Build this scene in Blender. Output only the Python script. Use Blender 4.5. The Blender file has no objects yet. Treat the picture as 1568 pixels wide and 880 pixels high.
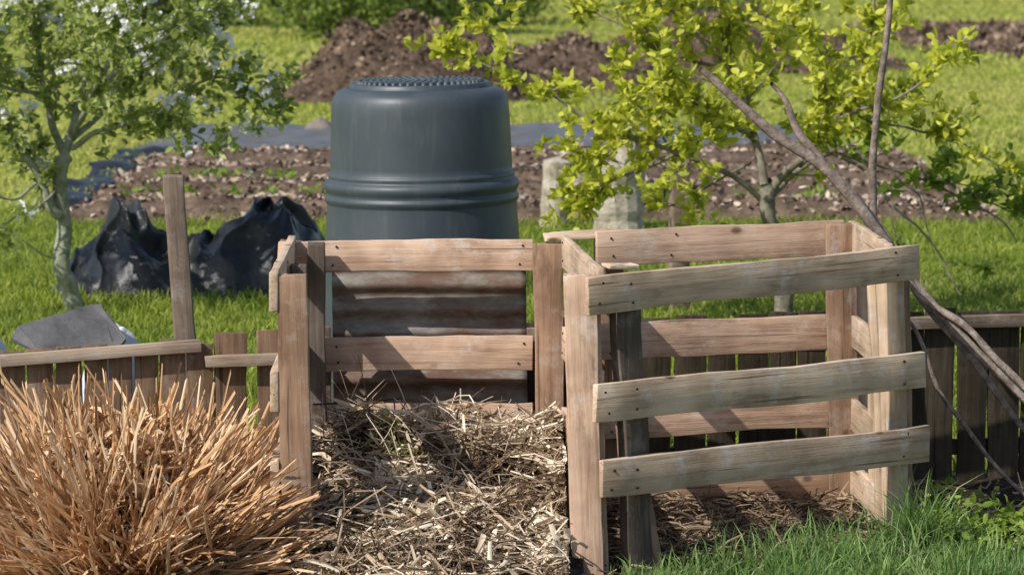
import bpy, math, random
import numpy as np
from mathutils import Vector, noise, Matrix
random.seed(5)
R = np.random.default_rng(7)
sc = bpy.context.scene
col = sc.collection

# ------------------------------------------------------------------ helpers
def empty(name, loc=(0,0,0)):
    o = bpy.data.objects.new(name, None); o.location = loc
    o.empty_display_size = 0.1
    col.objects.link(o); return o

def mesh_np(name, V, F, mat, parent=None, rnd=None, t=None, smooth=False):
    V = np.asarray(V, dtype=np.float32); F = np.asarray(F, dtype=np.int32) if not isinstance(F, list) or len(set(map(len, F))) == 1 else F
    me = bpy.data.meshes.new(name)
    if isinstance(F, list):
        me.from_pydata([tuple(map(float, v)) for v in V], [], F)
    else:
        k = F.shape[1]
        me.vertices.add(len(V)); me.vertices.foreach_set("co", V.ravel())
        me.loops.add(F.size); me.loops.foreach_set("vertex_index", F.ravel())
        me.polygons.add(len(F)); me.polygons.foreach_set("loop_start", np.arange(0, F.size, k, dtype=np.int32))
        me.update(calc_edges=True); me.validate()
    if smooth: me.polygons.foreach_set("use_smooth", np.ones(len(me.polygons), dtype=bool))
    if rnd is not None:
        a = me.attributes.new("rv", 'FLOAT_COLOR', 'POINT')
        c = np.ones((len(V), 4), dtype=np.float32); c[:,0] = rnd
        c[:,1] = 0 if t is None else t
        a.data.foreach_set("color", c.ravel())
    me.materials.append(mat)
    o = bpy.data.objects.new(name, me); col.objects.link(o)
    if parent: o.parent = parent
    return o

def grid_mesh(name, x0, x1, y0, y1, nx, ny, zf, mat, parent=None, smooth=True, warp=None):
    xs = np.linspace(x0, x1, nx); ys = np.linspace(y0, y1, ny)
    V = []
    for y in ys:
        for x in xs:
            if warp is None: V.append((x, y, zf(x, y)))
            else:
                q = warp(x, y)
                V.append(q if len(q) == 3 else (q[0], q[1], zf(q[0], q[1])))
    i = np.arange((nx-1)*(ny-1)); a = (i//(nx-1))*nx + i % (nx-1)
    F = np.stack([a, a+1, a+nx+1, a+nx], 1)
    return mesh_np(name, V, F, mat, parent, smooth=smooth)

def N3(x, y, z=0.0, s=1.0): return noise.noise(Vector((x*s, y*s, z*s)))

# ------------------------------------------------------------------ materials
def newmat(name):
    m = bpy.data.materials.new(name); m.use_nodes = True
    nt = m.node_tree; nt.nodes.clear()
    out = nt.nodes.new("ShaderNodeOutputMaterial")
    return m, nt, out
def nd(nt, t, **kw):
    n = nt.nodes.new(t)
    for k, v in kw.items():
        if hasattr(n, k): setattr(n, k, v)
        else: n.inputs[k].default_value = v
    return n
def ramp(nt, stops, src=None):
    r = nt.nodes.new("ShaderNodeValToRGB"); e = r.color_ramp.elements
    while len(e) > 1: e.remove(e[0])
    e[0].position = stops[0][0]; e[0].color = (*stops[0][1], 1)
    for p, c in stops[1:]:
        q = e.new(p); q.color = (*c, 1)
    if src is not None: nt.links.new(src, r.inputs[0])
    return r
def mixc(nt, fac, a, b, mode='MIX'):
    m = nt.nodes.new("ShaderNodeMix"); m.data_type = 'RGBA'; m.blend_type = mode
    for s, v in ((m.inputs[0], fac), (m.inputs[6], a), (m.inputs[7], b)):
        if isinstance(v, bpy.types.NodeSocket): nt.links.new(v, s)
        elif isinstance(v, (int, float)): s.default_value = v
        else: s.default_value = (*v, 1)
    return m.outputs[2]
def noise_n(nt, vec, scale, detail=5, rough=.6):
    n = nt.nodes.new("ShaderNodeTexNoise"); n.inputs["Scale"].default_value = scale
    n.inputs["Detail"].default_value = detail; n.inputs["Roughness"].default_value = rough
    if vec is not None: nt.links.new(vec, n.inputs["Vector"])
    return n

def leafmat(name, stops, trans=.4, rough=.5, big=None):
    m, nt, out = newmat(name); L = nt.links
    at = nt.nodes.new("ShaderNodeAttribute"); at.attribute_name = "rv"
    sp = nt.nodes.new("ShaderNodeSeparateColor"); L.new(at.outputs["Color"], sp.inputs[0])
    r = ramp(nt, stops, sp.outputs[0]); c = r.outputs[0]
    if big:
        g = nt.nodes.new("ShaderNodeNewGeometry")
        n = noise_n(nt, g.outputs["Position"], big[0], 4)
        rr = ramp(nt, [(.38, (0,0,0)), (.64, (1,1,1))], n.outputs[0])
        c = mixc(nt, rr.outputs[0], c, mixc(nt, .7, c, big[1]))
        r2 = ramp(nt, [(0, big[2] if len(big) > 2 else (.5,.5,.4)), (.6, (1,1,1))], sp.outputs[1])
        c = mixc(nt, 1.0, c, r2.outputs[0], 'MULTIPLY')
    p = nd(nt, "ShaderNodeBsdfPrincipled", Roughness=rough)
    p.inputs["Specular IOR Level"].default_value = .3
    L.new(c, p.inputs["Base Color"])
    if trans > 0:
        tr = nt.nodes.new("ShaderNodeBsdfTranslucent"); L.new(c, tr.inputs[0])
        mx = nt.nodes.new("ShaderNodeMixShader"); mx.inputs[0].default_value = trans
        L.new(p.outputs[0], mx.inputs[1]); L.new(tr.outputs[0], mx.inputs[2]); L.new(mx.outputs[0], out.inputs[0])
    else: L.new(p.outputs[0], out.inputs[0])
    return m

def woodmat(name, dark, mid, light, patch=(.55,.53,.51), patch_amt=.5, stain=.62):
    m, nt, out = newmat(name); L = nt.links
    tc = nt.nodes.new("ShaderNodeTexCoord"); oi = nt.nodes.new("ShaderNodeObjectInfo")
    mul = nd(nt, "ShaderNodeMath", operation='MULTIPLY'); mul.inputs[1].default_value = 37.0
    L.new(oi.outputs["Random"], mul.inputs[0])
    cb = nt.nodes.new("ShaderNodeCombineXYZ"); 
    for i in range(3): L.new(mul.outputs[0], cb.inputs[i])
    ad = nd(nt, "ShaderNodeVectorMath", operation='ADD'); L.new(tc.outputs["Object"], ad.inputs[0]); L.new(cb.outputs[0], ad.inputs[1])
    mp = nt.nodes.new("ShaderNodeMapping"); mp.inputs["Scale"].default_value = (3, 60, 60); L.new(ad.outputs[0], mp.inputs[0])
    grain = noise_n(nt, mp.outputs[0], 1.0, 7, .7)
    rg = ramp(nt, [(.25, dark), (.46, mid), (.75, light)], grain.outputs[0])
    c = rg.outputs[0]
    b = noise_n(nt, ad.outputs[0], 4.5, 3); rb = ramp(nt, [(.35, (.70,.66,.63)), (.6, (1.08,1.05,1.02))], b.outputs[0])
    c = mixc(nt, 1.0, c, rb.outputs[0], 'MULTIPLY')
    b2 = noise_n(nt, ad.outputs[0], 10, 6, .75); r2 = ramp(nt, [(.53, (0,0,0)), (.67, (patch_amt,)*3)], b2.outputs[0])
    c = mixc(nt, r2.outputs[0], c, patch)
    sh = nd(nt, "ShaderNodeVectorMath", operation='ADD'); L.new(ad.outputs[0], sh.inputs[0]); sh.inputs[1].default_value = (13.1, 4.2, 7.7)
    ms = nt.nodes.new("ShaderNodeMapping"); ms.inputs["Scale"].default_value = (.6, 1.5, 1.5); L.new(sh.outputs[0], ms.inputs[0])
    b3 = noise_n(nt, ms.outputs[0], 9, 7, .75); r3 = ramp(nt, [(.56, (0,0,0)), (.72, (stain,)*3)], b3.outputs[0])
    c = mixc(nt, r3.outputs[0], c, tuple(v*.5 for v in dark))
    mc = nt.nodes.new("ShaderNodeMapping"); mc.inputs["Scale"].default_value = (1.6, 75, 75); L.new(sh.outputs[0], mc.inputs[0])
    cr = noise_n(nt, mc.outputs[0], 1, 2, .5); r4 = ramp(nt, [(.30, (.7,.7,.7)), (.345, (0,0,0))], cr.outputs[0])
    c = mixc(nt, r4.outputs[0], c, tuple(v*.35 for v in dark))
    mk = nt.nodes.new("ShaderNodeMapping"); mk.inputs["Scale"].default_value = (4.2, 7, 7); L.new(ad.outputs[0], mk.inputs[0])
    vo = nt.nodes.new("ShaderNodeTexVoronoi"); vo.inputs["Scale"].default_value = 1.0; L.new(mk.outputs[0], vo.inputs["Vector"])
    rk = ramp(nt, [(.0, (.9,.9,.9)), (.055, (.7,.7,.7)), (.10, (0,0,0))], vo.outputs["Distance"])
    c = mixc(nt, rk.outputs[0], c, (.07,.035,.02))
    hv = nt.nodes.new("ShaderNodeHueSaturation"); L.new(c, hv.inputs["Color"])
    mr = nd(nt, "ShaderNodeMapRange"); mr.inputs[3].default_value = .86; mr.inputs[4].default_value = 1.15
    L.new(oi.outputs["Random"], mr.inputs[0]); L.new(mr.outputs[0], hv.inputs["Value"])
    p = nd(nt, "ShaderNodeBsdfPrincipled", Roughness=.85); p.inputs["Specular IOR Level"].default_value = .2
    L.new(hv.outputs[0], p.inputs["Base Color"])
    bp = nd(nt, "ShaderNodeBump", Strength=.7, Distance=.005); L.new(grain.outputs[0], bp.inputs["Height"]); L.new(bp.outputs[0], p.inputs["Normal"])
    L.new(p.outputs[0], out.inputs[0]); return m

def noisemat(name, stops, scale=5, detail=8, rough=.9, bump=.5, bdist=.02, second=None, spec=.2, bscale=None):
    m, nt, out = newmat(name); L = nt.links
    g = nt.nodes.new("ShaderNodeNewGeometry")
    n = noise_n(nt, g.outputs["Position"], scale, detail, .65)
    c = ramp(nt, stops, n.outputs[0]).outputs[0]
    if second:
        n2 = noise_n(nt, g.outputs["Position"], second[0], 4)
        r2 = ramp(nt, [(second[2], (0,0,0)), (second[3], (1,1,1))], n2.outputs[0])
        c = mixc(nt, r2.outputs[0], c, second[1])
    p = nd(nt, "ShaderNodeBsdfPrincipled", Roughness=rough); p.inputs["Specular IOR Level"].default_value = spec
    L.new(c, p.inputs["Base Color"])
    if bump:
        nb = noise_n(nt, g.outputs["Position"], bscale or scale*3, 6, .7)
        bp = nd(nt, "ShaderNodeBump", Strength=bump, Distance=bdist); L.new(nb.outputs[0], bp.inputs["Height"]); L.new(bp.outputs[0], p.inputs["Normal"])
    L.new(p.outputs[0], out.inputs[0]); return m

W_pal  = woodmat("pallet_wood", (.29,.18,.12), (.56,.385,.275), (.70,.53,.405), patch=(.68,.60,.54))
W_grey = woodmat("pallet_wood_weathered", (.29,.205,.135), (.53,.395,.275), (.65,.52,.395), patch=(.62,.60,.58), patch_amt=.5)
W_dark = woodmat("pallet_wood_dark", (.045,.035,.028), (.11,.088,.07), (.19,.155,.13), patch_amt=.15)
W_brn  = woodmat("stringer_wood_brown", (.15,.09,.058), (.30,.19,.125), (.42,.285,.195), patch_amt=.3)
W_fen  = woodmat("fence_wood_shaded", (.022,.017,.011), (.052,.040,.026), (.09,.072,.048), patch_amt=.10, patch=(.2,.18,.14))  # dark weathered wood, with the shade on its face put into the colour
W_fenL = woodmat("fence_rail_wood", (.22,.165,.12), (.42,.33,.25), (.55,.46,.37), patch_amt=.4)
W_fenR = woodmat("fence_rail_wood_dark", (.11,.082,.057), (.21,.16,.12), (.3,.24,.19), patch_amt=.3)
W_fenB = woodmat("fence_wood_brown", (.09,.056,.034), (.19,.122,.078), (.29,.2,.13), patch_amt=.2)
M_nail = noisemat("nail_rust", [(.3,(.02,.012,.008)),(.7,(.05,.03,.02))], 50, bump=0)
M_soil = noisemat("dark_soil", [(.3,(.018,.012,.009)),(.5,(.045,.031,.022)),(.72,(.11,.078,.055))], 14, bump=.9, bdist=.03)
M_bed  = noisemat("bed_soil", [(.3,(.07,.046,.032)),(.5,(.15,.10,.07)),(.72,(.26,.185,.13))], 5, bump=.9, bdist=.05)
M_mound= noisemat("mound_soil", [(.3,(.065,.042,.028)),(.5,(.15,.10,.067)),(.72,(.27,.185,.13))], 7, bump=1, bdist=.08)
M_ground = noisemat("grass_ground", [(.3,(.12,.155,.025)),(.5,(.24,.29,.045)),(.7,(.35,.39,.08))], 1.3, 10, bump=.8, bdist=.05, second=(.16,(.42,.40,.14),.5,.72), bscale=20)
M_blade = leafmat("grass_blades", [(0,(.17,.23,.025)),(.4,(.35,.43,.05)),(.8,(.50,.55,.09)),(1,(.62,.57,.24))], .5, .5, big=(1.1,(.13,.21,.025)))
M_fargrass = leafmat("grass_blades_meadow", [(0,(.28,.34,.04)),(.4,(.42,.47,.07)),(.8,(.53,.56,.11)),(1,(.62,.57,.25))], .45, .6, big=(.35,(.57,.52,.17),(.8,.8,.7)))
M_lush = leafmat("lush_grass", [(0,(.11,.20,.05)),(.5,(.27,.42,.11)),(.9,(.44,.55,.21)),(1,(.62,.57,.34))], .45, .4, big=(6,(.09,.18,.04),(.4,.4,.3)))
M_straw = leafmat("straw", [(0,(.045,.029,.018)),(.3,(.18,.12,.072)),(.65,(.47,.34,.215)),(1,(.86,.75,.58))], .12, .6)
M_reed  = leafmat("dry_reeds", [(0,(.14,.07,.032)),(.3,(.46,.25,.115)),(.7,(.74,.46,.24)),(1,(.88,.69,.46))], .22, .6)
M_chip  = leafmat("wood_chips", [(0,(.14,.10,.072)),(.5,(.36,.27,.20)),(1,(.66,.54,.43))], 0, .8)
M_clod  = leafmat("soil_clods", [(0,(.06,.04,.027)),(.6,(.18,.12,.082)),(1,(.36,.26,.18))], 0, .9)
M_leafR = leafmat("tree_leaves_yellow", [(0,(.24,.30,.025)),(.35,(.52,.55,.05)),(1,(.80,.78,.14))], .5, .4)
M_leafD = leafmat("tree_leaves_green", [(0,(.13,.21,.025)),(.5,(.27,.38,.05)),(1,(.45,.53,.10))], .5, .4)
M_leafL = leafmat("apple_leaves", [(0,(.17,.22,.04)),(.45,(.36,.43,.10)),(1,(.58,.62,.24))], .5, .4)
M_shrub = leafmat("shrub_leaves", [(0,(.05,.09,.012)),(.5,(.15,.22,.035)),(1,(.33,.40,.08))], .4, .5)
M_petal = leafmat("blossom_petals", [(0,(.80,.79,.76)),(1,(.93,.92,.9))], .35, .5)
M_bark  = noisemat("bark", [(.3,(.10,.085,.06)),(.55,(.24,.21,.16)),(.75,(.36,.33,.27))], 22, bump=.8, bdist=.01)
M_barkG = noisemat("bark_mossy", [(.3,(.14,.14,.09)),(.55,(.3,.31,.22)),(.75,(.44,.44,.36))], 22, bump=.8, bdist=.01)
M_stick = noisemat("stick_bark", [(.3,(.09,.07,.055)),(.5,(.24,.185,.15)),(.72,(.44,.36,.30))], 30, bump=.9, bdist=.008)
M_log   = noisemat("log_bark", [(.3,(.22,.18,.13)),(.5,(.45,.39,.30)),(.72,(.62,.55,.45))], 14, bump=.9, bdist=.02)
M_slate = noisemat("slate", [(.3,(.06,.058,.06)),(.7,(.15,.145,.145))], 9, bump=.3, rough=.7)
M_bag   = noisemat("white_plastic_bag", [(.3,(.58,.60,.63)),(.7,(.74,.75,.77))], 6, bump=.5, rough=.5)
M_memb  = noisemat("weed_membrane", [(.3,(.08,.082,.088)),(.7,(.15,.155,.165))], 3, bump=.6, bdist=.03, rough=.5, second=(1.4,(.13,.10,.075),.50,.66))
M_stone = noisemat("stone", [(.3,(.1,.08,.065)),(.7,(.3,.25,.21))], 9, bump=.6)

def tarpmat():
    m, nt, out = newmat("black_plastic_sheet"); L = nt.links
    g = nt.nodes.new("ShaderNodeNewGeometry")
    n = noise_n(nt, g.outputs["Position"], 9, 5, .6); c = ramp(nt, [(.35,(.007,.008,.010)),(.7,(.02,.021,.024))], n.outputs[0])
    p = nd(nt, "ShaderNodeBsdfPrincipled", Roughness=.45); L.new(c.outputs[0], p.inputs["Base Color"]); p.inputs["Specular IOR Level"].default_value = .45
    bp = nd(nt, "ShaderNodeBump", Strength=.5, Distance=.03); L.new(n.outputs[0], bp.inputs["Height"]); L.new(bp.outputs[0], p.inputs["Normal"])
    L.new(p.outputs[0], out.inputs[0]); return m
M_tarp = tarpmat()
def plasticmat():
    m, nt, out = newmat("charcoal_plastic"); L = nt.links
    g = nt.nodes.new("ShaderNodeNewGeometry")
    n = noise_n(nt, g.outputs["Position"], 5, 6); c = ramp(nt, [(.35,(.040,.052,.060)),(.7,(.052,.066,.075))], n.outputs[0])
    mp = nt.nodes.new("ShaderNodeMapping"); mp.inputs["Scale"].default_value = (30,30,4); L.new(g.outputs["Position"], mp.inputs[0])
    n3 = noise_n(nt, mp.outputs[0], 1, 6, .7); rd = ramp(nt, [(.52,(0,0,0)),(.8,(.35,.35,.35))], n3.outputs[0])
    cc = mixc(nt, rd.outputs[0], c.outputs[0], (.15,.14,.13))
    p = nd(nt, "ShaderNodeBsdfPrincipled", Roughness=.42); L.new(cc, p.inputs["Base Color"])
    rr = ramp(nt, [(.3,(.42,.42,.42)),(.7,(.58,.58,.58))], n.outputs[0]); L.new(rr.outputs[0], p.inputs["Roughness"])
    n2 = noise_n(nt, g.outputs["Position"], 400, 2); bp = nd(nt, "ShaderNodeBump", Strength=.15, Distance=.002); L.new(n2.outputs[0], bp.inputs["Height"]); L.new(bp.outputs[0], p.inputs["Normal"])
    L.new(p.outputs[0], out.inputs[0]); return m
M_plast = plasticmat()
def metalmat():
    m, nt, out = newmat("galvanised_rusty"); L = nt.links
    g = nt.nodes.new("ShaderNodeNewGeometry")
    mp = nt.nodes.new("ShaderNodeMapping"); mp.inputs["Scale"].default_value = (1,1,2.5); L.new(g.outputs["Position"], mp.inputs[0])
    n = noise_n(nt, mp.outputs[0], 8, 8, .7); c = ramp(nt, [(.35,(.11,.092,.075)),(.55,(.21,.185,.155)),(.75,(.32,.30,.27))], n.outputs[0])
    n2 = noise_n(nt, mp.outputs[0], 5.0, 7, .7); r2 = ramp(nt, [(.45,(0,0,0)),(.60,(.9,.9,.9))], n2.outputs[0])
    cc = mixc(nt, r2.outputs[0], c.outputs[0], (.12,.055,.032))
    p = nd(nt, "ShaderNodeBsdfPrincipled", Roughness=.65, Metallic=.1); L.new(cc, p.inputs["Base Color"])
    L.new(p.outputs[0], out.inputs[0]); return m
M_metal = metalmat()

# ------------------------------------------------------------------ boards
def board(name, p0, p1, w, th, wdir, mat, parent, warp=.004, nails=None, seg=12, taper=0.0, bev=.0025):
    p0 = Vector(p0); p1 = Vector(p1); X = (p1-p0); Ln = X.length; X.normalize()
    Z = Vector(wdir); Z = (Z - X*Z.dot(X)).normalized(); Y = Z.cross(X).normalized()
    V = []; F = []
    ph = random.random()*50
    for i in range(seg+1):
        t = i/seg; x = t*Ln
        dz = warp*N3(t*2.2+ph, 3.3)*1.5; dy = warp*N3(t*1.7+ph, 9.1)
        ww = w*(1+taper*(t-.5)) * (1+.08*N3(t*4+ph, 1.1)); 
        tw = .03*N3(t*1.1+ph, 5.5)
        for (sy, sz) in ((-1,-1),(1,-1),(1,1),(-1,1)):
            ex = 0
            if i in (0, seg): ex = random.uniform(-.005,.005)
            y = sy*th/2 + dy - tw*sz*ww/2; z = sz*ww/2 + dz + tw*sy*th/2
            V.append((x+ex, y+random.uniform(-.0007,.0007), z+random.uniform(-.0018,.0018)))
    for i in range(seg):
        a = i*4
        for k in range(4):
            F.append((a+k, a+(k+1)%4, a+4+(k+1)%4, a+4+k))
    F = [tuple(reversed(f)) for f in F]
    F.append((0,1,2,3)); F.append((seg*4+3, seg*4+2, seg*4+1, seg*4))
    o = mesh_np(name, V, F, mat, parent)
    M = Matrix(((X.x,Y.x,Z.x,p0.x),(X.y,Y.y,Z.y,p0.y),(X.z,Y.z,Z.z,p0.z),(0,0,0,1)))
    o.matrix_basis = M
    b = o.modifiers.new("bevel", 'BEVEL'); b.width = bev; b.segments = 2; b.limit_method = 'ANGLE'; b.angle_limit = math.radians(40)
    if nails:
        nv = []; nf = []
        for t in nails:
            for s in (-.27, .27):
                cx = t*Ln; cz = s*w + random.uniform(-.008,.008); cx += random.uniform(-.012,.012)
                for side in (-1, 1):
                    b0 = len(nv)
                    for k in range(8):
                        a = k*math.pi/4; nv.append((cx+.0036*math.cos(a), side*(th/2+.003), cz+.0036*math.sin(a)))
                    for k in range(8):
                        a = k*math.pi/4; nv.append((cx+.0036*math.cos(a), side*(th/2-.006), cz+.0036*math.sin(a)))
                    for k in range(0, 8): nf.append((b0+k, b0+(k+1)%8, b0+8+(k+1)%8, b0+8+k))
                    nf.append((b0, b0+1, b0+2, b0+3)); nf.append((b0, b0+3, b0+4, b0+7)); nf.append((b0+4, b0+5, b0+6, b0+7))
        n = mesh_np(name+"_nails", nv, nf, M_nail, parent); n.matrix_basis = M
    return o

ZU = (0,0,1)
# left side pallet ---------------------------------------------------
pa = empty("wooden_pallet")
for i, z in enumerate((.822, .54, .29)):
    board(f"slat_{i+1}", (-.664, 9.955, z), (-.676, 11.0, z+.004), .11, .024, ZU, W_grey, pa, nails=(.05,.5,.93))
board("front_stringer", (-.598, 9.985, -.04), (-.614, 9.985, .868), .086, .045, (1,0,0), W_brn, pa, warp=.004)
board("front_stringer_block", (-.640, 10.045, -.04), (-.640, 10.045, .86), .022, .05, (1,0,0), W_pal, pa)
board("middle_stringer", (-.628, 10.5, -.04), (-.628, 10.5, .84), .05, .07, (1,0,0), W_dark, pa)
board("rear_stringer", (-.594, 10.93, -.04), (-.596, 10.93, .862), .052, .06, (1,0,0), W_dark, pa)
# back left pallet
pb = empty("wooden_pallet")
board("slat_1", (-.722, 11.0, .818), (.062, 11.0, .822), .096, .02, ZU, W_pal, pb, nails=(.05,.22,.95))
board("slat_2", (-.60, 11.0, .515), (.062, 11.0, .518), .105, .02, ZU, W_pal, pb, nails=(.08,.95))
board("slat_3", (-.60, 11.0, .308), (.062, 11.0, .314), .1, .02, ZU, W_pal, pb, nails=(.08,.95))
board("slat_4", (-.60, 11.0, .09), (.062, 11.0, .094), .1, .02, ZU, W_brn, pb)
board("right_stringer", (.118, 11.0, -.04), (.110, 11.0, .858), .088, .04, (1,0,0), W_brn, pb)
board("rear_stringer_1", (-.68, 11.045, -.04), (-.68, 11.045, .86), .07, .06, (1,0,0), W_brn, pb)
# middle pallet
pc = empty("wooden_pallet")
for i, z in enumerate((.832, .55, .30, .10)):
    board(f"slat_{i+1}", (.248, 9.97, z), (.162, 10.96, z+.006), .1, .02, ZU, W_grey if i == 0 else W_pal, pc, nails=(.05,.95))
board("front_stringer", (.216, 9.945, -.04), (.186, 9.945, .872), .09, .045, (1,0,0), W_pal, pc)
board("front_stringer_inner", (.262, 10.0, -.04), (.234, 10.0, .80), .022, .05, (1,0,0), W_grey, pc)
board("middle_stringer", (.225, 10.5, -.04), (.178, 10.45, .78), .04, .08, (1,0,0), W_brn, pc)
board("rear_stringer", (.20, 10.9, -.04), (.195, 10.9, .82), .05, .06, (1,0,0), W_brn, pc)
# back right pallet
pd = empty("wooden_pallet")
board("slat_1", (.262, 11.0, .842), (1.04, 11.2, .856), .108, .02, ZU, W_pal, pd, nails=(.05,.3,.95))
board("slat_2", (.262, 11.0, .552), (1.04, 11.2, .560), .112, .02, ZU, W_pal, pd, nails=(.05,.95))
board("slat_3", (.262, 11.0, .302), (1.04, 11.2, .308), .1, .02, ZU, W_pal, pd, nails=(.05,.95))
board("slat_4", (.262, 11.0, .052), (1.04, 11.2, .06), .115, .02, ZU, W_brn, pd)
board("right_stringer", (1.045, 11.16, -.04), (1.022, 11.16, .905), .094, .03, (1,0,0), W_brn, pd)
board("left_stringer", (.30, 11.06, -.04), (.30, 11.06, .87), .09, .06, (1,0,0), W_brn, pd)
# right side pallet
pe = empty("wooden_pallet")
for i, z in enumerate((.850, .56, .30, .10)):
    board(f"slat_{i+1}", (1.118, 10.60, z-.006), (1.064, 11.22, z+.008), .1, .02, ZU, W_grey, pe, nails=(.06,.94))
board("middle_stringer", (1.118, 10.86, -.04), (1.112, 10.86, .82), .05, .05, (1,0,0), W_grey, pe)
board("rear_stringer", (1.10, 11.2, -.04), (1.10, 11.2, .84), .05, .05, (1,0,0), W_pal, pe)
board("outer_slat", (1.19, 10.7, .5), (1.16, 11.22, .5), .09, .02, ZU, W_brn, pe)
# front right pallet
pf = empty("wooden_pallet")
board("slat_1", (.206, 9.885, .816), (1.200, 10.58, .842), .102, .021, ZU, W_grey, pf, nails=(.035,.13,.92), warp=.008)
board("slat_2", (.229, 9.885, .513), (1.224, 10.58, .520), .108, .021, ZU, W_grey, pf, nails=(.03,.11,.92), warp=.008)
board("slat_3", (.249, 9.885, .300), (1.238, 10.58, .302), .107, .021, ZU, W_grey, pf, nails=(.03,.10,.92), warp=.008)
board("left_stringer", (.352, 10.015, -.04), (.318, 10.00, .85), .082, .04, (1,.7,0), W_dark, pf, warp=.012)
board("left_stringer_block", (.395, 10.07, -.04), (.355, 10.06, .24), .07, .05, (1,.7,0), W_brn, pf, warp=.008)
board("left_stringer_inner", (.352, 10.1, -.04), (.325, 10.1, .60), .07, .04, (1,.7,0), W_brn, pf, warp=.008)
board("right_stringer", (1.150, 10.60, -.03), (1.120, 10.60, .882), .070, .04, (1,.7,0), W_grey, pf)
board("right_stringer_inner", (1.108, 10.63, -.03), (1.072, 10.63, .77), .022, .06, (1,0,0), W_grey, pf)
board("right_stringer_rear", (1.172, 10.67, -.03), (1.150, 10.66, .86), .05, .06, (1,.7,0), W_brn, pf)
lb = empty("loose_board")
board("plank", (.262, 9.99, .889), (.345, 10.04, .885), .05, .012, (0.2,1,0), W_grey, lb)
lb2 = empty("loose_board")
board("plank", (.10, 11.03, .872), (.30, 11.05, .885), .09, .012, (0,1,.10), W_grey, lb2)

# ------------------------------------------------------------------ corrugated metal
def corr():
    nx, nz = 30, 120; V = []; F = []
    for j in range(nz+1):
        z = .20 + (.80-.20)*j/nz
        for i in range(nx+1):
            x = -.562 + .605*i/nx
            y = 11.10 + .0095*math.sin(z*2*math.pi/.074+.6) + .012*N3(x*3, z*3) + (z-.2)*.06
            V.append((x + .012*(.79-z), y, z + .008*N3(x*4, 2.2)))
    for j in range(nz):
        for i in range(nx):
            a = j*(nx+1)+i; F.append((a, a+1, a+nx+2, a+nx+1))
    o = mesh_np("corrugated_metal_sheet", V, F, M_metal, smooth=True)
    s = o.modifiers.new("thick", 'SOLIDIFY'); s.thickness = .0015
corr()

# ------------------------------------------------------------------ compost bin (plastic)
cbin = empty("plastic_compost_bin", (-.298, 12.4, 0))
def lathe(name, prof, mat, parent, n=96, smooth=True):
    V = []; F = []
    for r, z in prof:
        for k in range(n):
            a = 2*math.pi*k/n; V.append((r*math.cos(a), r*math.sin(a), z))
    for j in range(len(prof)-1):
        for k in range(n):
            F.append((j*n+k, j*n+(k+1)%n, (j+1)*n+(k+1)%n, (j+1)*n+k))
    return mesh_np(name, V, F, mat, parent, smooth=smooth)
prof = [(.385,0),(.388,.03),(.378,.04),(.372,.2),(.355,.45),(.337,.72),(.3295,.84),(.3285,.868),(.3285,.872),(.3345,.879),(.336,.888),(.336,.893),
        (.331,.899),(.329,.905),(.332,.915),(.337,.925),(.3375,.936),(.334,.946),(.326,.952),(.322,.955),(.321,.960),(.323,.966),(.3225,.972),(.317,.977),(.3145,.981),(.314,1.0),(.313,1.04),
        (.310,1.12),(.307,1.18),(.3055,1.205),(.302,1.225),(.296,1.240),(.286,1.252),(.272,1.261),(.258,1.266),(.249,1.267),(.246,1.262),(.243,1.262),(.242,1.279),(.238,1.284),(.228,1.284),(.224,1.280),(.15,1.284),(.03,1.288),(.0005,1.288)]
lathe("body_and_lid", prof, M_plast, cbin)
V = []; F = []
for ri, r in enumerate(np.linspace(.03, .212, 9)):
    n = max(6, int(2*math.pi*r/.026))
    for k in range(n):
        a = 2*math.pi*(k+.5*(ri%2))/n; cx, cy = r*math.cos(a), r*math.sin(a); b0 = len(V)
        for zz, s in ((1.276, .0105), (1.2925, .0085)):
            for q in range(6):
                b = q*math.pi/3+a; V.append((cx+s*math.cos(b), cy+s*math.sin(b), zz))
        for q in range(6): F.append((b0+q, b0+(q+1)%6, b0+6+(q+1)%6, b0+6+q))
        F.append((b0+6, b0+7, b0+8, b0+9)); F.append((b0+6, b0+9, b0+10, b0+11))
mesh_np("lid_studs", V, F, M_plast, cbin)
cbin.rotation_euler = (math.radians(.6), math.radians(-.9), 0)

# ------------------------------------------------------------------ fence
def fy(x): return 11.36 + .2*x
fence = empty("picket_fence")
x = -3.6; i = 0
while x < 3.6:
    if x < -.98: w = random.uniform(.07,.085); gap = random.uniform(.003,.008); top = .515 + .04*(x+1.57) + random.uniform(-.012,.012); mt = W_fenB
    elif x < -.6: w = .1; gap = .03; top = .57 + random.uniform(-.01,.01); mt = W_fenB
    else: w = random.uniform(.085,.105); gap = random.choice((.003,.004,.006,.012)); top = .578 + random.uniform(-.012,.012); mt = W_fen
    xc = x + w/2
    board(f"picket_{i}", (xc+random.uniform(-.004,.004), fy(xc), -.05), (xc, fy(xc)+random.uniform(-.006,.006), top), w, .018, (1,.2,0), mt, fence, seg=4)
    x += w + gap; i += 1
def rail(n, xa, za, xb, zb, w, mt, off=-.026):
    board(n, (xa, fy(xa)+off, za), (xb, fy(xb)+off, zb), w, .03, ZU, mt, fence, seg=12, warp=.006)
rail("top_rail_a", -3.6, .39, -.975, .525, .038, W_fenL)
rail("top_rail_b", -.96, .475, .0, .48, .036, W_fenL)
rail("top_rail_c", .02, .535, 3.6, .545, .042, W_fenR)
rail("low_rail_a", -3.6, .16, 0, .16, .06, W_fen, .026)
rail("low_rail_c", .02, .12, 3.6, .12, .05, W_fen, .026)
post = empty("fence_post")
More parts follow.
